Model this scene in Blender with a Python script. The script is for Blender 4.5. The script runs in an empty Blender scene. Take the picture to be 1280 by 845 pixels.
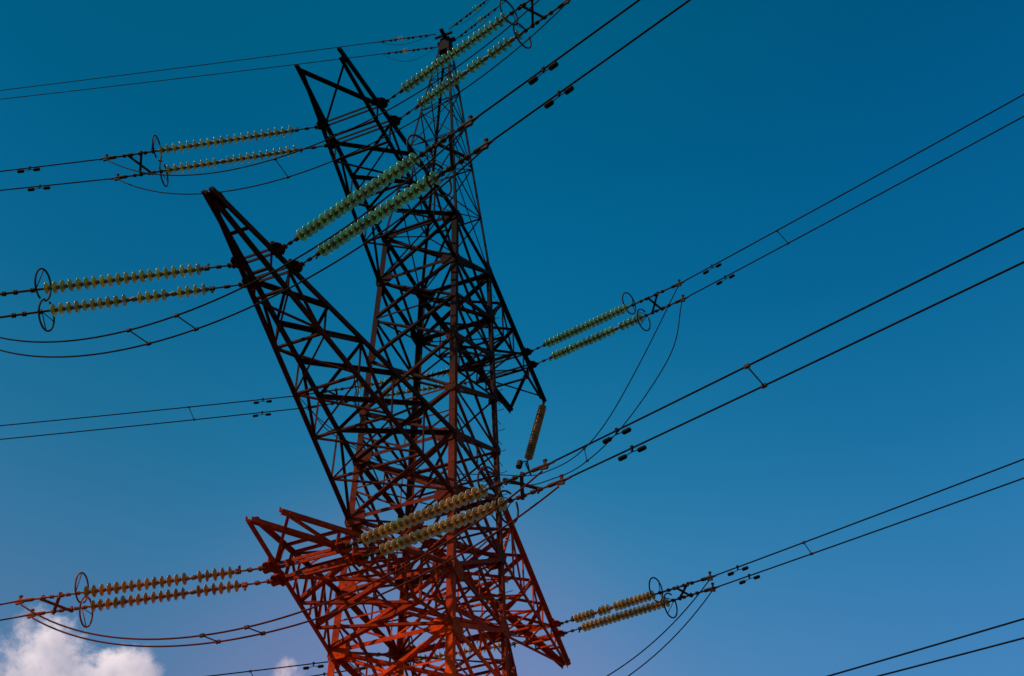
import bpy, bmesh, math, random
from mathutils import Vector as V, Matrix, noise
rnd = random.Random(7)
SC = bpy.context.scene
COL = SC.collection
# ---------------------------------------------------------------- camera
cam = bpy.data.objects.new('camera', bpy.data.cameras.new('camera'))
COL.objects.link(cam); SC.camera = cam
cam.data.sensor_width = 36; cam.data.lens = 1407.58 / 1280 * 36
cam.data.clip_start = 0.05; cam.data.clip_end = 4000
CR, CU, CF = V((-.3753, .9267, -.0207)), V((.6464, .2777, .7107)), V((-.6643, -.2533, .7032))
CAM = V((23.8931, 11.8441, -20.4647))
M = Matrix((CR, CU, -CF)).transposed().to_4x4(); M.translation = CAM
cam.matrix_world = M
# ---------------------------------------------------------------- sky and sun
SUN_EL, SUN_AZ = math.radians(50), math.radians(-30)      # azimuth from +X towards +Y
sdir = V((math.cos(SUN_EL)*math.cos(SUN_AZ), math.cos(SUN_EL)*math.sin(SUN_AZ), math.sin(SUN_EL)))
W = bpy.data.worlds.new('World'); SC.world = W; W.use_nodes = True
nt = W.node_tree; N = nt.nodes; L = nt.links
for n in list(N): N.remove(n)
def nn(t, **k):
    n = N.new(t)
    for a, b in k.items(): setattr(n, a, b)
    return n
sky = nn('ShaderNodeTexSky'); sky.sky_type = 'NISHITA'; sky.sun_disc = False
sky.sun_elevation = SUN_EL; sky.sun_rotation = math.pi/2 - SUN_AZ
sky.air_density = 1.0; sky.dust_density = .3; sky.ozone_density = 2.0
tc = nn('ShaderNodeTexCoord'); sep = nn('ShaderNodeSeparateXYZ'); L.new(tc.outputs['Generated'], sep.inputs[0])
ramp = nn('ShaderNodeValToRGB'); ramp.color_ramp.interpolation = 'LINEAR'
L.new(sep.outputs['Z'], ramp.inputs[0])
SKYRAMP = [(.0, (.95, 1.1, 1.25)), (.40, (.95, 1.25, 1.42)), (.469, (.80, 1.30, 1.43)), (.541, (.45, 1.33, 1.45)), (.609, (.20, 1.255, 1.37)), (.658, (.11, 1.19, 1.32)), (.704, (.046, 1.07, 1.24)), (.755, (.02, 1.0, 1.18)), (.80, (.006, .90, 1.05)), (.878, (.0, .82, .88))]
SKYRAMP = [(p_, tuple(x/1.5 for x in c_)) for p_, c_ in SKYRAMP]
els = ramp.color_ramp.elements
while len(els) > 1: els.remove(els[-1])
els[0].position, els[0].color = SKYRAMP[0][0], (*SKYRAMP[0][1], 1)
for p_, c_ in SKYRAMP[1:]:
    e = els.new(p_); e.color = (*c_, 1)
mul = nn('ShaderNodeMix', data_type='RGBA', blend_type='MULTIPLY'); mul.inputs[0].default_value = 1
L.new(sky.outputs[0], mul.inputs[6]); L.new(ramp.outputs[0], mul.inputs[7])
sd = nn('ShaderNodeVectorMath', operation='DOT_PRODUCT'); L.new(tc.outputs['Generated'], sd.inputs[0]); sd.inputs[1].default_value = (-.3753, .9267, -.02)
sm = nn('ShaderNodeMapRange'); L.new(sd.outputs['Value'], sm.inputs[0]); sm.inputs[1].default_value = -.41; sm.inputs[2].default_value = .41
sr = nn('ShaderNodeValToRGB'); L.new(sm.outputs[0], sr.inputs[0]); sr.color_ramp.interpolation = 'EASE'
sr.color_ramp.elements[0].color = (.85, .76, .75, 1); sr.color_ramp.elements[1].color = (.5, .86, .95, 1)
e = sr.color_ramp.elements.new(.5); e.color = (1, 1, 1, 1)
mul2 = nn('ShaderNodeMix', data_type='RGBA', blend_type='MULTIPLY'); mul2.inputs[0].default_value = 1
L.new(mul.outputs[2], mul2.inputs[6]); L.new(sr.outputs[0], mul2.inputs[7])
msc = nn('ShaderNodeVectorMath', operation='SCALE'); msc.inputs[3].default_value = 1.5; L.new(mul2.outputs[2], msc.inputs[0])
# fair-weather cloud low in the sky
def dirdot(v, a, b):
    d = nn('ShaderNodeVectorMath', operation='DOT_PRODUCT'); L.new(tc.outputs['Generated'], d.inputs[0])
    d.inputs[1].default_value = V(v).normalized()
    m = nn('ShaderNodeMapRange', interpolation_type='SMOOTHSTEP'); L.new(d.outputs['Value'], m.inputs[0])
    m.inputs[1].default_value = a; m.inputs[2].default_value = b
    return m.outputs[0]
def math_(op, a, b):
    m = nn('ShaderNodeMath', operation=op)
    for i, x in enumerate((a, b)):
        if hasattr(x, 'links'): L.new(x, m.inputs[i])
        else: m.inputs[i].default_value = x
    return m.outputs[0]
cn = nn('ShaderNodeTexNoise'); cn.inputs['Scale'].default_value = 17; cn.inputs['Detail'].default_value = 9
cn.inputs['Roughness'].default_value = .64; cn.inputs['Distortion'].default_value = .25
L.new(tc.outputs['Generated'], cn.inputs[0])
m1a = dirdot((-.6290, -.6640, .4020), math.cos(math.radians(7.2)), math.cos(math.radians(1.6)))
m1b = math_('MULTIPLY', dirdot((-.6671, -.6004, .4409), math.cos(math.radians(3.5)), math.cos(math.radians(.3))), .85)
m1 = math_('MAXIMUM', m1a, m1b)
m2 = dirdot((-.7405, -.4879, .4622), math.cos(math.radians(2.1)), math.cos(math.radians(.2)))
cover = math_('MAXIMUM', m1, math_('MULTIPLY', m2, .60))
dens = math_('ADD', math_('MULTIPLY', cover, .62), math_('SUBTRACT', cn.outputs['Fac'], .83))
cl = nn('ShaderNodeMapRange', interpolation_type='SMOOTHSTEP'); L.new(dens, cl.inputs[0])
cl.inputs[1].default_value = 0.0; cl.inputs[2].default_value = .21
cmix = nn('ShaderNodeMix', data_type='RGBA'); L.new(cl.outputs[0], cmix.inputs[0])
L.new(msc.outputs[0], cmix.inputs[6])
cn2 = nn('ShaderNodeTexNoise'); cn2.inputs['Scale'].default_value = 26; cn2.inputs['Detail'].default_value = 6
L.new(tc.outputs['Generated'], cn2.inputs[0])
cc = nn('ShaderNodeValToRGB'); L.new(cn2.outputs['Fac'], cc.inputs[0])
CLOUD = 1.75
cc.color_ramp.elements[0].position = .3; cc.color_ramp.elements[0].color = (.36*CLOUD, .36*CLOUD, .47*CLOUD, 1)
cc.color_ramp.elements[1].position = .7; cc.color_ramp.elements[1].color = (.88*CLOUD, .77*CLOUD, .80*CLOUD, 1)
csc = nn('ShaderNodeVectorMath', operation='SCALE'); csc.inputs[3].default_value = 6.0
L.new(cc.outputs[0], csc.inputs[0]); L.new(csc.outputs[0], cmix.inputs[7])
glow = dirdot((-.8115, -.4055, .4208), math.cos(math.radians(17)), 1.0)
gs = nn('ShaderNodeVectorMath', operation='SCALE'); gs.inputs[0].default_value = (.8, .06, .0); L.new(math_('MULTIPLY', glow, glow), gs.inputs[3])
ga = nn('ShaderNodeVectorMath', operation='ADD'); L.new(cmix.outputs[2], ga.inputs[0]); L.new(gs.outputs[0], ga.inputs[1])
bg = nn('ShaderNodeBackground'); bg.inputs[1].default_value = .10; L.new(ga.outputs[0], bg.inputs[0])
wo = nn('ShaderNodeOutputWorld'); L.new(bg.outputs[0], wo.inputs[0])
sl = bpy.data.lights.new('sun', 'SUN'); sl.energy = 3.2; sl.angle = math.radians(.5); sl.color = (1, .9, .76)
so = bpy.data.objects.new('sun', sl); COL.objects.link(so)
so.rotation_euler = sdir.to_track_quat('Z', 'Y').to_euler()
SC.view_settings.view_transform = 'Standard'; SC.view_settings.look = 'None'
SC.view_settings.exposure = 0; SC.view_settings.gamma = 1
SC.render.engine = 'CYCLES'
# ---------------------------------------------------------------- materials
def mat(name, col, rough=.6, metal=0., **k):
    m = bpy.data.materials.new(name); m.use_nodes = True
    b = m.node_tree.nodes['Principled BSDF']
    b.inputs['Base Color'].default_value = (*col, 1); b.inputs['Roughness'].default_value = rough
    b.inputs['Metallic'].default_value = metal
    for a, v in k.items(): b.inputs[a].default_value = v
    return m
def glow_weathered(name, stops, scale=3., rough=.62, spec=.35, amp=1.3):
    """colour by height with the orange glow low on the tower painted in, with blotchy wear"""
    m = bpy.data.materials.new(name); m.use_nodes = True
    n = m.node_tree.nodes; l = m.node_tree.links; b = n['Principled BSDF']
    g = n.new('ShaderNodeNewGeometry'); s = n.new('ShaderNodeSeparateXYZ'); l.new(g.outputs['Position'], s.inputs[0])
    t = n.new('ShaderNodeTexNoise'); t.inputs['Scale'].default_value = .55; t.inputs['Detail'].default_value = 5
    l.new(g.outputs['Position'], t.inputs['Vector'])
    oi = n.new('ShaderNodeObjectInfo')
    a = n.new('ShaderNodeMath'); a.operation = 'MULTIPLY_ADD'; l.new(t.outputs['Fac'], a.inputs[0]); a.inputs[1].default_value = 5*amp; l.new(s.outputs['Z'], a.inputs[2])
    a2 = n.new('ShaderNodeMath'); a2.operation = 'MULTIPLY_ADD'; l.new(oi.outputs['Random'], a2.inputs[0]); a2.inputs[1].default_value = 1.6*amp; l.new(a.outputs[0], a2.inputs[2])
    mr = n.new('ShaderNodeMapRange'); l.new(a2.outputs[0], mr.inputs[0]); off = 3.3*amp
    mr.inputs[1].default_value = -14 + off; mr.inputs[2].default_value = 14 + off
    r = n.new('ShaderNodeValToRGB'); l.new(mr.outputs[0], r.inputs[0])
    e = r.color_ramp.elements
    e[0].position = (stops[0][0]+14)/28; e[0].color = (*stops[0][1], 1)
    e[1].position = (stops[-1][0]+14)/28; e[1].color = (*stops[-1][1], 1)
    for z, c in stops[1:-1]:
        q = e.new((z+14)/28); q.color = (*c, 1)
    t2 = n.new('ShaderNodeTexNoise'); t2.inputs['Scale'].default_value = scale*2.2; t2.inputs['Detail'].default_value = 8; t2.inputs['Roughness'].default_value = .7
    l.new(g.outputs['Position'], t2.inputs['Vector'])
    mr2 = n.new('ShaderNodeMapRange'); l.new(t2.outputs['Fac'], mr2.inputs[0]); mr2.inputs[1].default_value = .3; mr2.inputs[2].default_value = .7; mr2.inputs[3].default_value = .5; mr2.inputs[4].default_value = 1.5
    x = n.new('ShaderNodeVectorMath'); x.operation = 'SCALE'; l.new(r.outputs[0], x.inputs[0]); l.new(mr2.outputs[0], x.inputs[3])
    l.new(x.outputs[0], b.inputs['Base Color'])
    mr3 = n.new('ShaderNodeMapRange'); l.new(t2.outputs['Fac'], mr3.inputs[0]); mr3.inputs[3].default_value = rough-.15; mr3.inputs[4].default_value = rough+.2
    l.new(mr3.outputs[0], b.inputs['Roughness']); b.inputs['Specular IOR Level'].default_value = spec
    bp = n.new('ShaderNodeBump'); bp.inputs['Strength'].default_value = .25; bp.inputs['Distance'].default_value = .01
    l.new(t2.outputs['Fac'], bp.inputs['Height']); l.new(bp.outputs[0], b.inputs['Normal'])
    return m
STEEL = glow_weathered('glow_tinted_steel', [(-9, (.78, .060, .002)), (-7.4, (.70, .045, .002)), (-6, (.44, .027, .003)), (-4, (.235, .020, .005)), (-1, (.115, .016, .006)), (3, (.045, .011, .006)), (6, (.024, .007, .005)), (10, (.012, .005, .004))], rough=.8, spec=.05)  # orange glow around the tower base put into the colour, fading upwards
ARM_STEEL = glow_weathered('glow_tinted_arm_steel', [(-8, (.60, .038, .002)), (-6, (.28, .021, .004)), (-4, (.19, .018, .005)), (-2, (.085, .014, .006)), (0, (.030, .008, .004)), (4, (.016, .006, .004)), (10, (.011, .005, .004))], rough=.8, spec=.05, amp=.5)  # darker copy for the arms, same painted glow at the low end
GLOW_ARM_STEEL = glow_weathered('glow_red_arm_steel', [(-5, (.55, .040, .003)), (-2, (.46, .032, .003)), (1, (.36, .028, .004))], rough=.8, spec=.05, amp=.5)  # far middle arm sits in the orange glow, put here as red colour
FIT = glow_weathered('fitting_steel', [(-11, (.20, .03, .006)), (-6.5, (.045, .014, .006)), (-3, (.035, .015, .007)), (2, (.030, .016, .009)), (9, (.026, .015, .008))], scale=8, rough=.7, spec=.1)  # lowest stop carries a little of the painted glow
FIT_GLOW = mat('glow_tinted_fitting_steel', (.30, .040, .008), .7, **{'Specular IOR Level': .1})  # orange glow painted into the steel of the lowest left fittings
DAMPM = mat('damper_iron', (.006, .005, .004), .8, **{'Specular IOR Level': .08})
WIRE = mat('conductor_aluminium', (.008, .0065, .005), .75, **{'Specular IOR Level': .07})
WIRE_GLOW = mat('glow_tinted_wire', (.12, .012, .004), .75, **{'Specular IOR Level': .05})  # glow put into the colour of the lowest left conductors and jumpers
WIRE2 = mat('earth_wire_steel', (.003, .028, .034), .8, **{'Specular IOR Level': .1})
def glass(name, col, tr=.55, sp=1.0):
    m = mat(name, col, .26, 0, **{'Transmission Weight': tr, 'IOR': 1.5, 'Specular IOR Level': sp, 'Coat Weight': .5 if sp > .5 else .3, 'Coat Roughness': .2})
    n = m.node_tree.nodes; l = m.node_tree.links; b = n['Principled BSDF']
    g = n.new('ShaderNodeNewGeometry'); t = n.new('ShaderNodeTexNoise'); t.inputs['Scale'].default_value = 5
    l.new(g.outputs['Position'], t.inputs['Vector'])
    r = n.new('ShaderNodeMapRange'); l.new(t.outputs['Fac'], r.inputs[0]); r.inputs[3].default_value = .55; r.inputs[4].default_value = 1.5
    oi = n.new('ShaderNodeObjectInfo'); r2 = n.new('ShaderNodeMapRange'); l.new(oi.outputs['Random'], r2.inputs[0]); r2.inputs[3].default_value = .7; r2.inputs[4].default_value = 1.3
    mm = n.new('ShaderNodeMath'); mm.operation = 'MULTIPLY'; l.new(r.outputs[0], mm.inputs[0]); l.new(r2.outputs[0], mm.inputs[1])
    x = n.new('ShaderNodeVectorMath'); x.operation = 'SCALE'; x.inputs[0].default_value = col; l.new(mm.outputs[0], x.inputs[3])
    l.new(x.outputs[0], b.inputs['Base Color'])
    return m
G_GREEN = glass('green_glass', (.27, .50, .10), .35)
G_OLIVE = glass('olive_glass', (.55, .50, .06), .45)
G_AMBER = glass('glow_amber_glass', (.62, .30, .012), .04, .45)  # on the low strings the orange glow is mixed into the glass colour
G_BROWN = glass('glow_brown_glass', (.62, .20, .015), .12, .35)  # stronger painted glow in the glass of the lowest left strings
CAPM = mat('insulator_cap', (.10, .055, .015), .6, .1)
CAP_GLOW = mat('glow_tinted_insulator_cap', (.30, .06, .015), .6, .1)  # cap copy reddened with the same painted glow
def grass():
    m = mat('dry_grass', (.09, .08, .035), .95); n = m.node_tree.nodes; l = m.node_tree.links
    g = n.new('ShaderNodeNewGeometry'); t = n.new('ShaderNodeTexNoise'); t.inputs['Scale'].default_value = .3; t.inputs['Detail'].default_value = 10
    l.new(g.outputs['Position'], t.inputs['Vector']); r = n.new('ShaderNodeValToRGB'); l.new(t.outputs['Fac'], r.inputs[0])
    r.color_ramp.elements[0].color = (.05, .06, .02, 1); r.color_ramp.elements[1].color = (.14, .11, .05, 1)
    l.new(r.outputs[0], n['Principled BSDF'].inputs['Base Color']); return m
# ---------------------------------------------------------------- mesh helpers
def obj(name, bm, m, parent=None, smooth=False):
    me = bpy.data.meshes.new(name); bmesh.ops.recalc_face_normals(bm, faces=bm.faces); bm.to_mesh(me); bm.free()
    me.materials.append(m)
    if smooth:
        for p in me.polygons: p.use_smooth = True
    o = bpy.data.objects.new(name, me); COL.objects.link(o)
    if parent: o.parent = parent
    return o
def tag(o, label, cat, group=None, kind=None):
    if kind: o['kind'] = kind
    if label: o['label'] = label
    if cat: o['category'] = cat
    if group: o['group'] = group
    return o
def empty(name, M_=None):
    o = bpy.data.objects.new(name, None); COL.objects.link(o); o.empty_display_size = .2
    if M_ is not None: o.matrix_world = M_
    return o
def sweep(bm, P, Q, poly, n):
    """extrude the 2D section poly [(a,b)] from P to Q; a along d x n, b along n"""
    P, Q, n = V(P), V(Q), V(n); d = (Q-P).normalized()
    a = d.cross(n)
    if a.length < 1e-4: a = d.orthogonal()
    a.normalize(); b = a.cross(d).normalized()
    r0 = [bm.verts.new(P + a*x + b*y) for x, y in poly]; r1 = [bm.verts.new(Q + a*x + b*y) for x, y in poly]
    k = len(poly)
    for i in range(k): bm.faces.new((r0[i], r0[(i+1) % k], r1[(i+1) % k], r1[i]))
    bm.faces.new(r0[::-1]); bm.faces.new(r1)
def angle(bm, P, Q, s, n, flip=1, th=None):
    """rolled steel angle, one flange across the face whose outward normal is n, the other pointing inwards"""
    t = th or max(.012, s*.12); f = flip
    h = s/2
    sweep(bm, P, Q, [(-h*f, 0), (h*f, 0), (h*f, -t), ((-h+t)*f, -t), ((-h+t)*f, -s), (-h*f, -s)], n)
def box(bm, P, Q, w, h, n=(0, 0, 1)): sweep(bm, P, Q, [(-w/2, -h/2), (w/2, -h/2), (w/2, h/2), (-w/2, h/2)], n)
def rod(bm, P, Q, r, k=8):
    P, Q = V(P), V(Q); d = Q-P; n = V((0, 0, 1)) if abs(d.normalized().z) < .95 else V((1, 0, 0))
    sweep(bm, P, Q, [(r*math.cos(2*math.pi*i/k), r*math.sin(2*math.pi*i/k)) for i in range(k)], n)
def tube(bm, pts, r, k=6, cap=True):
    prev = None; n = V((0, 0, 1)); rings = []
    for i, p in enumerate(pts):
        d = (pts[min(i+1, len(pts)-1)] - pts[max(i-1, 0)]).normalized()
        a = d.cross(n)
        if a.length < 1e-3: a = d.orthogonal()
        a.normalize(); b = a.cross(d).normalized(); n = b
        rings.append([bm.verts.new(p + a*r*math.cos(2*math.pi*j/k) + b*r*math.sin(2*math.pi*j/k)) for j in range(k)])
    for x, y in zip(rings, rings[1:]):
        for j in range(k): bm.faces.new((x[j], x[(j+1) % k], y[(j+1) % k], y[j]))
    if cap: bm.faces.new(rings[0][::-1]); bm.faces.new(rings[-1])
def lathe(bm, prof, k=20):
    """profile [(x along axis, radius)] turned about X"""
    rings = []
    for x, r in prof:
        if r < 1e-5: rings.append([bm.verts.new((x, 0, 0))])
        else: rings.append([bm.verts.new((x, r*math.cos(2*math.pi*i/k), r*math.sin(2*math.pi*i/k))) for i in range(k)])
    for a, b in zip(rings, rings[1:]):
        for i in range(k):
            j = (i+1) % k
            if len(a) == 1 and len(b) == 1: continue
            if len(a) == 1: bm.faces.new((a[0], b[i], b[j]))
            elif len(b) == 1: bm.faces.new((a[i], b[0], a[j]))
            else: bm.faces.new((a[i], b[i], b[j], a[j]))
def plate(bm, c, n, up, w, h, t=.025, cut=.25):
    """gusset plate with clipped corners and bolt heads"""
    c, n, up = V(c), V(n).normalized(), V(up).normalized(); s = up.cross(n).normalized(); up = n.cross(s)
    k = cut*min(w, h)
    pts = [(-w/2+k, -h/2), (w/2-k, -h/2), (w/2, -h/2+k), (w/2, h/2-k), (w/2-k, h/2), (-w/2+k, h/2), (-w/2, h/2-k), (-w/2, -h/2+k)]
    a = [bm.verts.new(c + s*x + up*y - n*t/2) for x, y in pts]; b = [bm.verts.new(c + s*x + up*y + n*t/2) for x, y in pts]
    for i in range(8): bm.faces.new((a[i], a[(i+1) % 8], b[(i+1) % 8], b[i]))
    bm.faces.new(a[::-1]); bm.faces.new(b)
    for x in (-.32, 0, .32):
        for y in (-.3, .3):
            q = c + s*x*w + up*y*h; rod(bm, q - n*(t/2+.018), q + n*(t/2+.018), .016, 6)
# ---------------------------------------------------------------- ground
GZ = -22.1
bm = bmesh.new(); bmesh.ops.create_grid(bm, x_segments=60, y_segments=60, size=1500)
for v in bm.verts: v.co.z = GZ + 1.2*(noise.noise(v.co*.006)) * min(1, max(0, (v.co.length-60)/200))
tag(obj('ground', bm, grass(), smooth=True), None, None, kind='structure')
# ---------------------------------------------------------------- the lattice tower
tower = empty('lattice_tower', Matrix.Translation((0, 0, GZ)))
tag(tower, 'tall steel lattice power line tower, painted red glow below and almost black above, carrying six cross-arms', 'transmission tower')
TI = Matrix.Translation((0, 0, -GZ))
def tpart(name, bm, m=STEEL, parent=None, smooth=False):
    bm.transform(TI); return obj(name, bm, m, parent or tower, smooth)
WY = .914
def wx(z):
    if z > 10: return 1.549 + (z-10)/(24.3-10)*(.22-1.549)
    if z < -9.6: return 1.902 + (-9.6-z)*.13
    return 1.729 - .018*z
def nd(sx, sy, z, o=0): w = wx(z); return V((sx*(w+o), sy*(w*WY+o), z))
Z = dict(tu=10, tl=7.70, n1=5.86, n2=4.01, mi=1.81, mu=0, ml=-2.12, lu=-4.44, ll=-6.17, l3=-7.95, l4=-9.6)
LOW = [-12.2, -15.2, -18.6, GZ+.25]
MAST = [10, 13.0, 15.9, 18.5, 20.9, 23.0]
LEV = [Z[k] for k in ('tu', 'tl', 'n1', 'n2', 'mi', 'mu', 'ml', 'lu', 'll', 'l3', 'l4')] + LOW
CORN = [(1, -1), (1, 1), (-1, 1), (-1, -1)]
for sx, sy in CORN:                       # legs: rolled angles with the corner outwards
    bm = bmesh.new()
    zs = [10.15, -9.6, GZ+.1]
    for z0, z1 in zip(zs, zs[1:]):
        P, Q = nd(sx, sy, z0), nd(sx, sy, z1); s, t = .19, .024
        d = (Q-P).normalized(); ex = V((-sx, 0, 0)); ey = V((0, -sy, 0))
        prof = [(0, 0), (s, 0), (s, t), (t, t), (t, s), (0, s)]
        r0 = [bm.verts.new(P + ex*x + ey*y) for x, y in prof]; r1 = [bm.verts.new(Q + ex*x + ey*y) for x, y in prof]
        for i in range(6): bm.faces.new((r0[i], r0[(i+1) % 6], r1[(i+1) % 6], r1[i]))
        bm.faces.new(r0[::-1]); bm.faces.new(r1)
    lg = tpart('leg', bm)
    bm = bmesh.new(); q = nd(sx, sy, GZ); rod(bm, q + V((0, 0, -.3)), q + V((0, 0, .35)), .45, 16)
    tpart('footing', bm, mat('concrete', (.32, .31, .29), .9) if 'concrete' not in bpy.data.materials else bpy.data.materials['concrete'])
    bm = bmesh.new()
    P, Q = nd(sx, sy, 10), nd(sx, sy, 24.1); s, t = .09, .014
    prof = [(0, 0), (s, 0), (s, t), (t, t), (t, s), (0, s)]; ex = V((-sx, 0, 0)); ey = V((0, -sy, 0))
    r0 = [bm.verts.new(P + ex*x + ey*y) for x, y in prof]; r1 = [bm.verts.new(Q + ex*x + ey*y) for x, y in prof]
    for i in range(6): bm.faces.new((r0[i], r0[(i+1) % 6], r1[(i+1) % 6], r1[i]))
    bm.faces.new(r0[::-1]); bm.faces.new(r1)
    tpart('mast_leg', bm)
FACES = [((1, -1), (1, 1), V((1, 0, 0))), ((1, 1), (-1, 1), V((0, 1, 0))), ((-1, 1), (-1, -1), V((-1, 0, 0))), ((-1, -1), (1, -1), V((0, -1, 0)))]
def brace(name, P, Q, s, n, off=0, parent=None, trim=.0, flip=1):
    P, Q = V(P), V(Q); d = (Q-P).normalized(); bm = bmesh.new()
    angle(bm, P + d*trim + n*off, Q - d*trim + n*off, s, n, flip); return tpart(name, bm, parent=parent)
ARMLV = {Z['tu'], Z['tl'], Z['mu'], Z['ml'], Z['lu'], Z['ll']}
for i, (z0, z1) in enumerate(zip(LEV, LEV[1:])):
    for (a, b, n) in FACES:
        A0, B0, A1, B1 = nd(*a, z0), nd(*b, z0), nd(*a, z1), nd(*b, z1)
        thick = .100
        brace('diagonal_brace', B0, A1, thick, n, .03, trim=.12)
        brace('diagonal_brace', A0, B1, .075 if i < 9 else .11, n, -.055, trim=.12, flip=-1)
        if z0 in ARMLV: brace('horizontal_strut', A0, B0, .12, n, .004, trim=.04)
        elif i % 2 == 0: brace('horizontal_strut', A0, B0, .065, n, -.012, trim=.06)
for i, (z0, z1) in enumerate(zip(LEV, LEV[1:])):
    if not 4 <= i <= 9: continue
    for (a, b, n) in FACES:                                # light redundant members
        zm = (z0+z1)/2; A, B = nd(*a, zm), nd(*b, zm); Cc = (A+B)/2
        brace('redundant_brace', A, B, .05, n, -.02, trim=.03)
        brace('redundant_brace', Cc, (nd(*a, z1)+nd(*b, z1))/2, .035, n, -.03, flip=-1)
        brace('redundant_brace', (nd(*a, z1)+nd(*b, z1))/2, A, .045, n, -.035)
        brace('redundant_brace', (nd(*a, z1)+nd(*b, z1))/2, B, .045, n, -.035, flip=-1)
for z in sorted(ARMLV, reverse=True):                      # plan bracing inside the body at the arm levels
    brace('plan_brace', nd(1, -1, z), nd(-1, 1, z), .09, V((0, 0, -1)), .02, trim=.15)
    brace('plan_brace', nd(1, 1, z), nd(-1, -1, z), .09, V((0, 0, -1)), -.06, trim=.15)
for z in [Z[k] for k in ('tu', 'tl', 'n2', 'mi', 'mu', 'ml', 'lu', 'll', 'l3')]:
    big = z in ARMLV
    for sx, sy in CORN:
        w_, h_ = (.62, .50) if big else (.34, .32)
        for n in (V((sx, 0, 0)), V((0, sy, 0))):
            inn = V((0, -sy, 0)) if n.x else V((-sx, 0, 0))
            bm = bmesh.new(); plate(bm, nd(sx, sy, z) + inn*w_*.42 + n*.022, n, (0, 0, 1), w_, h_)
            tpart('gusset_plate', bm)
for z0, z1 in zip(MAST, MAST[1:]):
    for (a, b, n) in FACES:
        A0, B0, A1, B1 = nd(*a, z0), nd(*b, z0), nd(*a, z1), nd(*b, z1)
        brace('mast_brace', A0, B1, .040, n, .01, trim=.03)
        brace('mast_brace', B0, A1, .036, n, -.05, trim=.03, flip=-1)
        brace('mast_strut', A1, B1, .045, n, .0)
bm = bmesh.new()                                            # plated head of the mast
for (a, b, n) in FACES:
    A0, B0, A1, B1 = nd(*a, 23.55, .01), nd(*b, 23.55, .01), nd(*a, 24.7, .03), nd(*b, 24.7, .03)
    for s_ in (1,):
        vs = [bm.verts.new(q) for q in (A0, B0, B1, A1)]; ws = [bm.verts.new(q - n*.02) for q in (A0, B0, B1, A1)]
        bm.faces.new(vs); bm.faces.new(ws[::-1])
        for k in range(4): bm.faces.new((vs[k], ws[k], ws[(k+1) % 4], vs[(k+1) % 4]))
box(bm, (-.55, 0, 24.75), (.62, 0, 24.75), .16, .10); box(bm, (0, -.42, 24.62), (0, .42, 24.62), .2, .10)
box(bm, (.32, -.42, 24.68), (.32, .42, 24.68), .08, .14)
tpart('mast_head', bm, ARM_STEEL)
for k in range(70):                                         # step bolts up the far right leg
    z = GZ + 2.5 + k*.42
    if z > 9.5: break
    q = nd(-1, 1, z); s = 1 if k % 2 else -1
    bm = bmesh.new(); d = V((0, 1, 0)) if k % 2 else V((-1, 0, 0))
    rod(bm, q, q + d*.20, .010, 6); rod(bm, q + d*.20, q + d*.20 + V((0, 0, .05)), .010, 6)
    tpart('step_bolt', bm)
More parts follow.
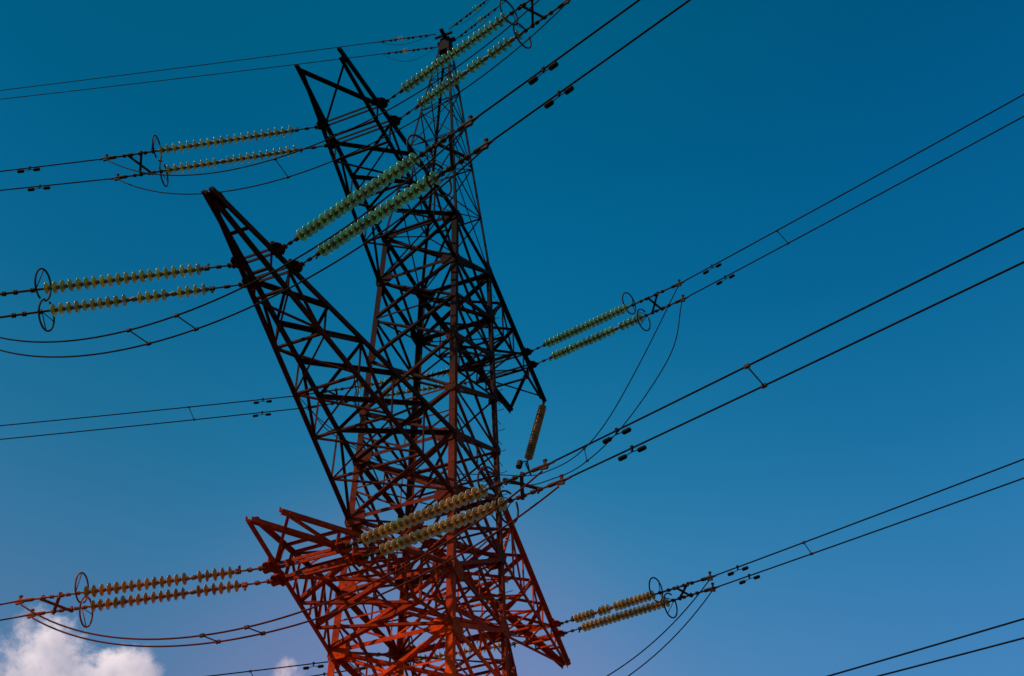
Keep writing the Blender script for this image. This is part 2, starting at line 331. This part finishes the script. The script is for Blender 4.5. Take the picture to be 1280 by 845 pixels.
# ---------------------------------------------------------------- cross-arms
ARM = {'t': dict(zh=10, zs=Z['tl'], L=8.734, y=.745, s=0, f1=.698, f2=.593, nb=3),
       'm': dict(zh=0, zs=Z['ml'], L=11.674, y=.11, s=-.11, f1=.795, f2=.729, nb=5),
       'l': dict(zh=Z['ll'], zs=Z['lu'], L=7.74, y=.40, s=-.205, f1=.697, f2=.605, nb=3)}
def crossarm(key, side):
    a = ARM[key]; arm = empty('cross_arm', Matrix.Translation((side*wx(a['zh']), 0, a['zh'])))
    arm.matrix_basis = Matrix.Translation((side*wx(a['zh']), 0, a['zh']-GZ)); arm.parent = tower
    base = Matrix.Translation((-side*wx(a['zh']), 0, -a['zh']))
    def ap(name, bm, m=None, parent=None):
        m = m or (GLOW_ARM_STEEL if key == 'm' and side < 0 else ARM_STEEL)
        bm.transform(base); return obj(name, bm, m, parent or arm)
    def H(f, sy):
        w = wx(a['zh']); return V((side*(w + (a['L']-w)*f), sy*(w*WY + (a['y']-w*WY)*f), a['zh'] + a['s']*f))
    ds = (-1 if a['zs'] < a['zh'] else 1)
    def S(f, sy):
        w = wx(a['zs']); zt = a['zh'] + a['s'] + ds*.10
        return V((side*(w + (a['L']-.15-w)*f), sy*(w*WY + (a['y']-.03-w*WY)*f), a['zs'] + (zt-a['zs'])*f))
    nz = V((0, 0, ds)); fr = [a['f2']*k/a['nb'] for k in range(a['nb']+1)] + [a['f1']]
    def br(name, P, Q, s, n, off=0., trim=.04, flip=1):
        d = (Q-P).normalized(); bm = bmesh.new(); angle(bm, P + d*trim + n*off, Q - d*trim + n*off, s, n, flip); ap(name, bm)
    for sy in (-1, 1):
        hs = .15 if key != 'l' else .11
        bm = bmesh.new(); P, Q = H(0, sy), H(1.0 if key == 'l' else 1.012, sy); ny = V((0, sy, 0))
        angle(bm, P, Q, hs, -nz, flip=1); angle(bm, P + ny*.03, Q + ny*.03, hs*.8, ny, flip=-1); ap('main_chord', bm)
        bm = bmesh.new(); angle(bm, S(0, sy), S(1, sy), .10, V((0, sy, 0))); ap('tie_chord', bm)
        ny = V((0, sy, 0))
        for k, f in enumerate(fr[1:]):
            br('web_post', H(f, sy), S(f, sy), .06, ny, -.02)
        for k in range(len(fr)-2):
            if k % 2 == 0: br('web_diagonal', S(fr[k], sy), H(fr[k+1], sy), .065, ny, -.05)
            else: br('web_diagonal', H(fr[k], sy), S(fr[k+1], sy), .065, ny, -.05)
        if key == 'l':
            for k in range(len(fr)-2):
                if k % 2: br('web_diagonal', S(fr[k], sy), H(fr[k+1], sy), .05, ny, .02)
                else: br('web_diagonal', H(fr[k], sy), S(fr[k+1], sy), .05, ny, .02)
                fm = (fr[k]+fr[k+1])/2; br('web_post', H(fm, sy), S(fm, sy), .045, ny, -.02)
        for f in (a['f1'], a['f2']):
            bm = bmesh.new(); c = H(f, sy); plate(bm, c + V((0, sy*.10, -.02)), V((0, 0, 1)), V((1, 0, 0)), .36, .40, .03)
            plate(bm, c + V((0, sy*.06, ds*.02)), ny, V((0, 0, 1)), .42, .34, .03)
            box(bm, c + V((0, sy*.1, -.06)), c + V((0, sy*.28, -.08)), .10, .14)
            ap('attachment_plate', bm)
    for k in range(len(fr)-1):                             # main plane: crossed heavy braces
        if k == len(fr)-2:
            pass
        else:
            br('plan_brace', H(fr[k+1], -1), H(fr[k], 1), .07 if key == 'l' else .11, -nz, .004)
            br('plan_brace', H(fr[k+1], 1), H(fr[k], -1), .11 if key == 'l' else .075, -nz, -.06, flip=-1)
        br('tie_strut', S(fr[k+1], -1), S(fr[k+1], 1), .065, nz, .0)
        if k < len(fr)-2:
            br('tie_brace', S(fr[k+1], -1), S(fr[k], 1), .05, nz, -.03)
            br('tie_brace', S(fr[k], -1), S(fr[k+1], 1), .05, nz, .03, flip=-1)
    for f in (a['f1'], a['f2']):                           # double channels that carry the strings
        bm = bmesh.new()
        for o in (-.07, .07):
            box(bm, H(f, -1) + V((o, 0, -.04)), H(f, 1) + V((o, 0, -.04)), .03, .08)
        ap('string_beam', bm)
    if a['y'] > .3:
        br('end_brace', H(.99, -1), H(a['f1'], 1), .11, -nz, .006)
        br('end_brace', H(.96, 1), H(a['f1'], -1), .07, -nz, -.06)
    else:
        bm = bmesh.new(); plate(bm, (side*(a['L']-.25), 0, a['zh']+a['s']+.02), (0, 0, 1), (1, 0, 0), .42, .55, .04); ap('tip_plate', bm)
        br('end_brace', H(.88, -1), H(.88, 1), .07, -nz)
    return arm
for key in 'tml':
    for side in (1, -1): crossarm(key, side)
# ---------------------------------------------------------------- fitted wire paths: start, heading, slope of string, slope of wire, side
WD = {
  'm+R1': ((9.631, 0.65, -0.147), 0.3397, 0.1304, 0.0663, 1),
  'm+R2': ((8.984, 0.744, -0.14), 0.3437, 0.1394, 0.0619, 1),
  't+R1': ((6.566, 1.167, 9.943), 0.3161, 0.1071, 0.1, 1),
  't+R2': ((5.809, 1.238, 9.943), 0.3178, 0.0917, 0.1, 1),
  'l+R1': ((6.013, 1.0, -6.374), 0.3341, 0.1363, 0.0585, 1),
  'l+R2': ((5.461, 1.119, -6.355), 0.3309, 0.1406, 0.0636, 1),
  't-R2': ((-5.809, 1.238, 9.943), 0.3263, 0.1595, 0.0594, 1),
  't-R1': ((-6.566, 1.167, 9.943), 0.3289, 0.1661, 0.0662, 1),
  'm-R2': ((-8.984, 0.744, -0.14), 0.3202, 0.1236, 0.0659, 1),
  'm-R1': ((-9.631, 0.65, -0.147), 0.3169, 0.1226, 0.0783, 1),
  'l-R2': ((-5.461, 1.119, -6.355), 0.3161, 0.0927, 0.0781, 1),
  'l-R1': ((-6.013, 1.0, -6.374), 0.3114, 0.0825, 0.0994, 1),
  't+L1': ((6.566, -1.167, 9.943), 0.2868, 0.0955, 0.0478, -1),
  't+L2': ((5.809, -1.238, 9.943), 0.2931, 0.1138, 0.0297, -1),
  'm+L1': ((9.631, -0.65, -0.147), 0.2583, 0.0219, 0.1, -1),
  'm+L2': ((8.984, -0.744, -0.14), 0.2569, 0.0362, 0.1, -1),
  'l+L1': ((6.013, -1.0, -6.374), 0.2527, 0.0488, 0.1, -1),
  'l+L2': ((5.461, -1.119, -6.355), 0.2524, 0.0546, 0.1, -1),
  't-L2': ((-5.809, -1.238, 9.943), 0.2813, 0.0919, 0.0273, -1),
  't-L1': ((-6.566, -1.167, 9.943), 0.2796, 0.0944, 0.0307, -1),
  'm-L2': ((-8.984, -0.744, -0.14), 0.2639, 0.0797, 0.0461, -1),
  'm-L1': ((-9.631, -0.65, -0.147), 0.2558, 0.0845, 0.0787, -1),
}
SPAN = {'m+R1': (.63, 4.54), 'm+R2': (.78, 4.67), 't+R1': (.8, 5.05), 't+R2': (.94, 5.15), 'l+R1': (.56, 4.12), 'l+R2': (.6, 4.2),
        't-R2': (.81, 4.65), 't-R1': (.88, 5.12), 'm-R2': (.66, 3.96), 'm-R1': (.82, 4.4), 'l-R2': (.7, 4.1), 'l-R1': (.8, 4.4),
        't+L1': (.82, 5.2), 't+L2': (1.0, 5.3), 'm+L1': (.75, 4.7), 'm+L2': (.9, 4.88), 'l+L1': (.7, 4.15), 'l+L2': (.75, 4.25),
        't-L2': (.4, 4.5), 't-L1': (.7, 4.9), 'm-L2': (.4, 3.74), 'm-L1': (.6, 4.1)}
MISS = {'m+L2': (4, 9), 'l+L1': (5,), 'l+L2': (6,), 't+L2': (11,), 't+R2': (9, 13, 18), 't-R1': (14,), 'm-R2': (5, 9)}
TCL = {'t': 6.9, 'm': 6.1, 'l': 5.65}
def tcl(k): return 7.4 if k[:3] == 'm+L' else TCL[k[0]]
DAMP = {'m+R1': 8.07, 'm+R2': 8.09, 'l+R1': 7.34, 'l+R2': 7.32, 't-R2': 8.25, 't-R1': 8.66, 'm-R2': 7.09, 'm-R1': 7.42,
        't+L1': 9.37, 't+L2': 9.43, 't-L2': 8.28, 't-L1': 8.78, 'm-L2': 7.27, 'm-L1': 7.3, 'm+L1': 9.4, 'm+L2': 9.5, 'l+L1': 7.3, 'l+L2': 7.4, 't+R1': 8.6, 't+R2': 8.7}
SPAC = {'t-R': (10.84, 11.17), 'l+R': (10.12, 10.15), 'm-R': (9.41, 9.61), 't-L': (11.27, 11.54), 'm-L': (9.53, 9.7)}
def path(k, t):
    P, th, ms, mw, sy = WD[k]; c = tcl(k)
    z = -ms*t if t < c else -ms*c - mw*(t-c) + .0006*(t-c)**2
    return V((P[0] + t*math.sin(th), P[1] + sy*t*math.cos(th), P[2] + z))
LVN = {'t': 'top', 'm': 'middle', 'l': 'lowest'}
def where(k): return f"{LVN[k[0]]} {'left' if k[1] == '+' else 'right'} arm"
def going(k): return 'right' if k[2] == 'R' else 'left'
def which(k):      # upper / lower string of the pair as it shows in the picture
    up = (k[3] == '1') == (k[1] == '+')
    return 'upper' if up else 'lower'
# ---- prototypes (meshes shared by all copies), axis along +X
def mesh_of(name, bm, m, smooth=True):
    me = bpy.data.meshes.new(name); bmesh.ops.recalc_face_normals(bm, faces=bm.faces); bm.to_mesh(me); bm.free()
    me.materials.append(m)
    for p in me.polygons: p.use_smooth = smooth
    return me
def disc_mesh(m):
    bm = bmesh.new()
    lathe(bm, [(-.030, .06), (-.024, .085), (-.010, .115), (.004, .140), (.012, .156), (.016, .172), (.024, .176), (.032, .172), (.034, .160),
               (.024, .142), (.038, .130), (.020, .116), (.034, .098), (.016, .084), (.012, .06), (.01, .02), (-.03, .02), (-.03, .06)], 28)
    return mesh_of('glass_disc', bm, m)
def cap_mesh(m):
    bm = bmesh.new()
    lathe(bm, [(-.088, 0), (-.088, .045), (-.080, .060), (-.020, .068), (.0, .072), (.020, .072), (.026, .05), (.07, .040), (.10, .045), (.108, 0)], 14)
    return mesh_of('metal_cap', bm, m)
DM = {'t': disc_mesh(G_GREEN), 'm': disc_mesh(G_OLIVE), 'l': disc_mesh(G_AMBER), 'lb': disc_mesh(G_BROWN)}
DM['dk'] = disc_mesh(glass('brown_shed', (.20, .10, .028), .0))
CM = {'t': cap_mesh(CAPM), 'm': cap_mesh(CAPM), 'l': cap_mesh(CAP_GLOW)}
def linkobj(name, me, parent, loc=(0, 0, 0)):
    o = bpy.data.objects.new(name, me); COL.objects.link(o); o.parent = parent; o.location = loc; return o
def frame(P, d, up=V((0, 0, 1))):
    d = d.normalized(); y = up.cross(d).normalized(); z = d.cross(y)
    m = Matrix((d, y, z)).transposed().to_4x4(); m.translation = P; return m
def link_bm(L, side=1):
    """shackle, eye rod and ball link between the arm and the first disc"""
    bm = bmesh.new(); rod(bm, (-.05, 0, 0), (L, 0, 0), .022, 8)
    box(bm, (-.04, 0, 0), (.16, 0, 0), .10, .06); rod(bm, (.12, -.075, 0), (.12, .075, 0), .026, 6)
    box(bm, (L*.42, 0, 0), (L*.58, 0, 0), .085, .05); rod(bm, (L*.5, 0, -.06), (L*.5, 0, .06), .02, 6)
    box(bm, (L-.14, 0, 0), (L-.02, 0, 0), .09, .09); rod(bm, (L-.10, 0, side*.02), (L-.10, 0, side*.14), .03, 6)
    return bm
def tail_bm(L):
    """rod, turnbuckle and compression clamp after the last disc"""
    bm = bmesh.new(); rod(bm, (0, 0, 0), (L, 0, 0), .03, 8)
    for f in (.12, .3, .42, .62, .78):
        x = L*f; box(bm, (x-.05, 0, 0), (x+.05, 0, 0), .10, .075); rod(bm, (x, -.07, 0), (x, .07, 0), .018, 6)
    return bm
def clamp_bm():
    bm = bmesh.new(); lathe(bm, [(-.34, 0), (-.34, .05), (-.30, .06), (.02, .052), (.10, .036), (.22, .024), (.22, 0)], 12)
    rod(bm, (-.02, 0, 0), (-.02, 0, .17), .035, 8); rod(bm, (-.02, 0, .15), (-.02, 0, .19), .05, 8)
    box(bm, (-.12, 0, -.04), (.06, 0, -.09), .06, .07)
    return bm
def ring_bm(s):
    """open grading ring standing across the string, carried by a bracket"""
    bm = bmesh.new(); c = V((-.06, 0, s*.16)); R = .40
    pts = [c + V((0, R*math.cos(a), R*math.sin(a)*1.08)) for a in [math.radians(-10 + 325*i/36) + (-math.pi/2 if s > 0 else math.pi/2) for i in range(37)]]
    tube(bm, pts, .026, 8)
    rod(bm, (.10, 0, 0), pts[18], .014, 6); rod(bm, (.10, 0, 0), pts[9], .012, 6)
    return bm
for k in WD:
    d0, d1 = SPAN[k]; P0, P1 = path(k, 0), path(k, 3.); mtx = frame(P0, P1-P0); ln = (P1-P0).length/3
    d0 *= ln; d1 *= ln; tc = tcl(k)*ln
    near = k[1] == '+'; key = k[0]
    if key == 'l': colr = 'glow-tinted amber' if k[2] == 'R' or not near else 'glow-tinted brown'
    elif key == 'm': colr = 'olive' if near and k[2] == 'L' else ('green' if near else 'glow-tinted amber')
    else: colr = 'green' if k[2] == 'R' else 'olive'
    dm = DM['lb'] if colr == 'glow-tinted brown' else DM[{'glow-tinted amber': 'l', 'olive': 'm', 'green': 't'}[colr]]
    cm = CM['l' if key == 'l' or (key == 'm' and not near) else 't']
    s = empty('insulator_string', mtx)
    thin = Matrix.Diagonal((1, .72, .72, 1)) if key == 'l' else Matrix.Identity(4)
    miss = MISS.get(k, ())
    extra = ' (gaps)' if len(miss) > 1 else (' (one gap)' if miss else '')
    tag(s, f"{colr} insulators{extra}, {which(k)} string of pair running {going(k)} from the {where(k)}", 'insulator', 'tension insulator strings on the cross-arms')
    n = 20; pitch = (d1-d0)/n
    FT = FIT_GLOW if k[:3] == 'l+L' else FIT
    bm = link_bm(d0, 1 if which(k) == 'upper' else -1); lr = obj('link_rod', bm, FT, s)
    for i in range(n):
        x = d0 + pitch*(i+.5); sp = pitch/.195
        DS = {'t': 1.04, 'm': .92, 'l': .80}[key]; ji = rnd.uniform
        c = linkobj('metal_cap', cm, s, (x + ji(-.006, .006), 0, 0)); c.scale = (sp, DS, DS); c.rotation_euler = (ji(0, 6), ji(-.03, .03), ji(-.03, .03))
        if i not in miss: g_ = linkobj('glass_disc', dm, c); g_.scale = (DS/sp,)*1 + (ji(.97, 1.02),)*2; g_.rotation_euler = (0, ji(-.03, .03), ji(-.03, .03))
    bm = tail_bm(tc-d1-.3); bm.transform(thin); bm.transform(Matrix.Translation((d1, 0, 0))); obj('tail_rod', bm, FT, s)
    bm = clamp_bm(); bm.transform(thin); bm.transform(Matrix.Translation((tc, 0, 0))); obj('tension_clamp', bm, FT, s)
    bm = ring_bm(1 if which(k) == 'upper' else -1); bm.transform(Matrix.Scale({'t': 1, 'm': .95, 'l': .80}[key], 4)); bm.transform(Matrix.Translation((d1+.12, 0, 0))); obj('grading_ring', bm, FT, s, True)
# ---- crossed yoke plates tying the two strings of a pair together
for pr in sorted({k[:3] for k in WD}):
    a, b = pr+'1', pr+'2'; t0 = max(SPAN[a][1], SPAN[b][1]) + (1.5 if pr == 'm+L' else .45); t1 = t0 + .40
    y = empty('yoke', Matrix.Translation(path(a, t0)))
    tag(y, f"crossed flat steel yoke between the two insulator strings running {going(a)} from the {where(a)}", 'yoke', 'yokes behind the grading rings')
    inv = Matrix.Translation(-path(a, t0))
    for (ta, tb, o) in ((t0, t1, .04), (t1, t0, -.04)):
        bm = bmesh.new(); P, Q = path(a, ta), path(b, tb); e = (Q-P).normalized()*.06
        box(bm, P - e + V((0, 0, o)), Q + e + V((0, 0, o)), .075, .03); rod(bm, P + V((0, 0, -.07)), P + V((0, 0, .07)), .03, 6); rod(bm, Q + V((0, 0, -.07)), Q + V((0, 0, .07)), .03, 6)
        bm.transform(inv); obj('yoke_bar', bm, FIT_GLOW if pr == 'l+L' else FIT, y)
# ---- conductors
for k in WD:
    c = tcl(k); bm = bmesh.new()
    ts = [c-.1, c] + [c + 1.5*1.09**i - 1.5 for i in range(1, 46)]
    tube(bm, [path(k, t) - path(k, c) for t in ts], .018 if k[:2] == 'l+' else .0225, 8)
    o = obj('conductor_wire', bm, WIRE_GLOW if k[:3] == 'l+L' else WIRE, None, True); o.location = path(k, c)
    tag(o, f"{which(k)} conductor wire of the twin pair leaving {going(k)} from the {where(k)}", 'power line', 'twin conductor wires')
# ---- vibration dampers
def damper_parts(root):
    bm = bmesh.new(); box(bm, (0, 0, .03), (0, 0, -.10), .05, .035, (1, 0, 0)); box(bm, (-.03, 0, .02), (.03, 0, .02), .06, .07); obj('damper_clamp', bm, DAMPM, root)
    bm = bmesh.new(); tube(bm, [V((x, 0, -.10 - .05*abs(x)/.3)) for x in (-.30, -.2, -.1, 0, .1, .2, .30)], .011, 6); obj('messenger_cable', bm, DAMPM, root)
    for s in (-1, 1):
        bm = bmesh.new(); lathe(bm, [(-.10, 0), (-.10, .045), (-.08, .055), (.07, .055), (.10, .04), (.10, 0)], 12); bm.transform(Matrix.Translation((s*.26, 0, -.14))); obj('damper_weight', bm, DAMPM, root)
for k, t in DAMP.items():
    P, Q = path(k, t), path(k, t+.1); d = empty('vibration_damper', frame(P, Q-P)); damper_parts(d)
    if k[0] == 'l': d.scale = (.85,)*3
    tag(d, f"dumbbell vibration damper hanging under the {which(k)} wire {going(k)} from the {where(k)}", 'damper', 'vibration dampers on the conductors')
def spacer(P, Q, label, group='wire spacers'):
    s = empty('wire_spacer', Matrix.Translation(P)); D = Q-P
    bm = bmesh.new(); rod(bm, (0, 0, 0), D, .014, 8); obj('spacer_rod', bm, FIT, s)
    for q in (V((0, 0, 0)), D):
        e = D.cross(V((0, 0, 1))).normalized()
        bm = bmesh.new(); box(bm, q - e*.05, q + e*.05, .055, .06); obj('spacer_clamp', bm, FIT, s)
    tag(s, label, 'spacer', group)
for pr, (ta, tb) in SPAC.items():
    a, b = (pr+'2', pr+'1') if pr[1] == '-' else (pr+'1', pr+'2')
    spacer(path(a, ta), path(b, tb), f"thin rod spacer between the twin conductors leaving {going(a)} from the {where(a)}")
# ---- jumper loops
def jumper(P, Q, sag, label, mids=None, r=.019, group='jumper loops'):
    pts = []
    n = 48
    for i in range(n+1):
        f = i/n
        if mids:
            a, b, s1 = (P, mids, f*2) if f < .5 else (Q, mids, (1-f)*2)
            h = 1-(1-s1)**2                       # falls steeply from the clamp, level at the support
            pts.append(V((a.x + (b.x-a.x)*s1, a.y + (b.y-a.y)*s1, a.z + (b.z-a.z)*h)))
        else:
            q = P.lerp(Q, f); q.z -= sag*(1-(2*f-1)**2)*(1 + .12*(2*f-1)**2); pts.append(q)
    bm = bmesh.new(); o0 = pts[0].copy(); tube(bm, [q-o0 for q in pts], r, 8)
    o = obj('jumper_wire', bm, WIRE_GLOW if 'lowest' in label else WIRE, None, True); o.location = o0
    tag(o, label, 'jumper wire', group); return pts
def clampP(k, dz=-.10): return path(k, tcl(k)-.08) + V((0, 0, dz))
JP = {}
for key, sg in (('t', (3.62, 3.55)), ('m', (3.22, 2.95)), ('l', (1.95, 1.78))):
    for j, s in zip('12', sg):
        nm = {'1': 'outer', '2': 'inner'}[j]
        JP[key+j] = jumper(clampP(f'{key}+L{j}'), clampP(f'{key}+R{j}'), s, f"{nm} jumper wire sagging in a long loop beneath the {LVN[key]} left arm")
for key, fs in (('t', (.45,)), ('m', (.47, .55)), ('l', (.42, .52))):
    for n_, f in enumerate(fs):
        i = int(f*48); spacer(JP[key+'1'][i], JP[key+'2'][i], f"short spacer on jumper loop under the {LVN[key]} left arm" + (', ' + ('left' if n_ == 0 else 'right') + ' one' if len(fs) > 1 else ''), 'jumper loop spacers')
# far side: loops held off the tower by a hanging string at the arm tip
for j in '12':
    nm = {'1': 'outer', '2': 'inner'}[j]
    JP['m-'+j] = jumper(clampP(f'm-L{j}'), clampP(f'm-R{j}'), 3.05, f"{nm} jumper wire sagging in a long loop beneath the middle right arm")
LOOP = {'2': [(-4.73, 5.72, 6.72), (-5.68, 4.0, 5.27), (-6.46, 2.58, 4.82), (-7.25, 1.15, 5.12), (-7.72, .25, 5.55), (-7.2, -.96, 5.62), (-6.17, -3.07, 5.66), (-5.16, -5.2, 6.5), (-4.38, -6.84, 7.97)],
        '1': [(-4.72, 6.85, 6.72), (-5.75, 4.65, 5.05), (-6.64, 2.72, 4.5), (-7.3, 1.25, 4.75), (-7.75, .2, 5.15), (-7.27, -1.0, 5.35), (-6.46, -3.1, 5.57), (-5.8, -4.83, 6.32), (-5.05, -6.9, 8.0)]}
def catmull(P, k=7):
    out = []; Q = [2*P[0]-P[1]] + P + [2*P[-1]-P[-2]]
    for i in range(1, len(Q)-2):
        a, b, c, d = Q[i-1:i+3]
        for j in range(k):
            u = j/k; out.append(.5*((2*b) + (c-a)*u + (2*a-5*b+4*c-d)*u*u + (3*b-a-3*c+d)*u*u*u))
    return out + [P[-1]]
for key, tip, bot in (('t', V((-8.72, .72, 9.9)), V((-7.9, .2, 6.35))),):
    s = empty('hanging_string', frame(tip, bot-tip, V((1, 0, 0))))
    tag(s, f"dark brown hanging insulator string at the outer tip of the {LVN[key]} right arm", 'insulator')
    Ls = (bot-tip).length; bm = bmesh.new(); rod(bm, (-.05, 0, 0), (.28, 0, 0), .03, 8); box(bm, (.05, 0, 0), (.15, 0, 0), .10, .05); obj('link_rod', bm, FIT, s)
    n = 30; pitch = (Ls-.55)/n
    for i in range(n):
        c = linkobj('metal_cap', CM['t'], s, (.30 + pitch*(i+.5), 0, 0)); d = linkobj('glass_disc', DM['dk'], c); d.scale = (.8, .95, .95)
    bm = bmesh.new(); rod(bm, (Ls-.25, 0, 0), (Ls+.05, 0, 0), .03, 8)
    rod(bm, (Ls-.02, 0, 0), (Ls+.42, .12, .22), .022, 6); rod(bm, (Ls-.02, 0, 0), (Ls+.42, .12, -.22), .022, 6); rod(bm, (Ls+.42, .12, -.30), (Ls+.42, .12, .30), .035, 8)
    obj('jumper_bracket', bm, FIT, s)
    bm = bmesh.new(); rod(bm, (Ls+.0, -.28, .05), (Ls+.28, -.28, .05), .12, 16); rod(bm, (Ls+.0, -.28, .05), (Ls-.05, 0, 0), .025, 6); obj('counterweight', bm, FIT, s)
    dn = (bot-tip).normalized(); base = bot + dn*.42
    j1 = {}
    for j, o in (('1', V((-.15, 0, -.1))), ('2', V((.28, 0, .0)))):
        nm = {'1': 'outer', '2': 'inner'}[j]
        pts = catmull([clampP(f'{key}-R{j}')] + [V(q) for q in LOOP[j]] + [clampP(f'{key}-L{j}')]); j1[j] = pts
        bm = bmesh.new(); tube(bm, [q-pts[0] for q in pts], .019, 8); o_ = obj('jumper_wire', bm, WIRE, None, True); o_.location = pts[0]
        tag(o_, f"{nm} jumper wire looping out to the hanging string of the {LVN[key]} right arm", 'jumper wire', 'jumper loops')
    spacer(j1['2'][19], j1['1'][20], f"short spacer on jumper wires beside the hanging string of the {LVN[key]} right arm", 'jumper loop spacers')
# ---- earth wires at the mast head
EW = [('outer', V((.50, -.40, 24.72)), -1, 14.4, .005), ('inner', V((-.10, -.42, 24.62)), -1, 14.9, .004), ('outer', V((.50, .42, 24.72)), 1, 17.6, .02), ('inner', V((-.05, .42, 24.62)), 1, 17.9, .02)]
for nm, P, sy, th, m in EW:
    th = math.radians(th); dirv = V((math.sin(th), sy*math.cos(th), -m)); far = 'right' if sy > 0 else 'left'
    up = 'upper' if nm == 'outer' else 'lower'
    s = empty('earth_wire_insulator', frame(P, dirv)); tag(s, f"small insulator fitting at the mast head carrying the {up} earth wire towards the {far}", 'insulator', 'earth wire fittings at the mast head')
    bm = bmesh.new(); rod(bm, (-.1, 0, 0), (2.6, 0, 0), .024, 8)
    for x in (.35, .6, .95, 1.15, 1.75, 1.95, 2.3): box(bm, (x-.05, 0, 0), (x+.05, 0, 0), .10, .10)
    obj('link_rod', bm, FIT, s)
    for x in (1.42, 1.56): d = linkobj('glass_disc', DM['l'] if sy < 0 else DM['t'], s, (x, 0, 0)); d.scale = (.8, .8, .8)
    if sy < 0:
        bm = bmesh.new(); tube(bm, [V((.1 + 2.5*f, 0, -.9*math.sin(math.pi*f)*(1 if nm == 'inner' else .55))) for f in [i/14 for i in range(15)]], .010, 6); obj('bonding_lead', bm, WIRE2, s)
    else:
        bm = bmesh.new(); tube(bm, [V((.1 + 2.5*f, 0, -.5*math.sin(math.pi*f))) for f in [i/14 for i in range(15)]], .010, 6); obj('bonding_lead', bm, WIRE2, s)
    bm = bmesh.new(); tube(bm, [dirv*t + V((0, 0, .0005*t*t)) for t in [2.5 + 1.5*1.09**i - 1.5 for i in range(46)]], .020, 8)
    o = obj('earth_wire', bm, WIRE2, None, True); o.location = P
    tag(o, f"thin {up} earth wire stretching from the mast head towards the {far}", 'earth wire', 'earth wires')
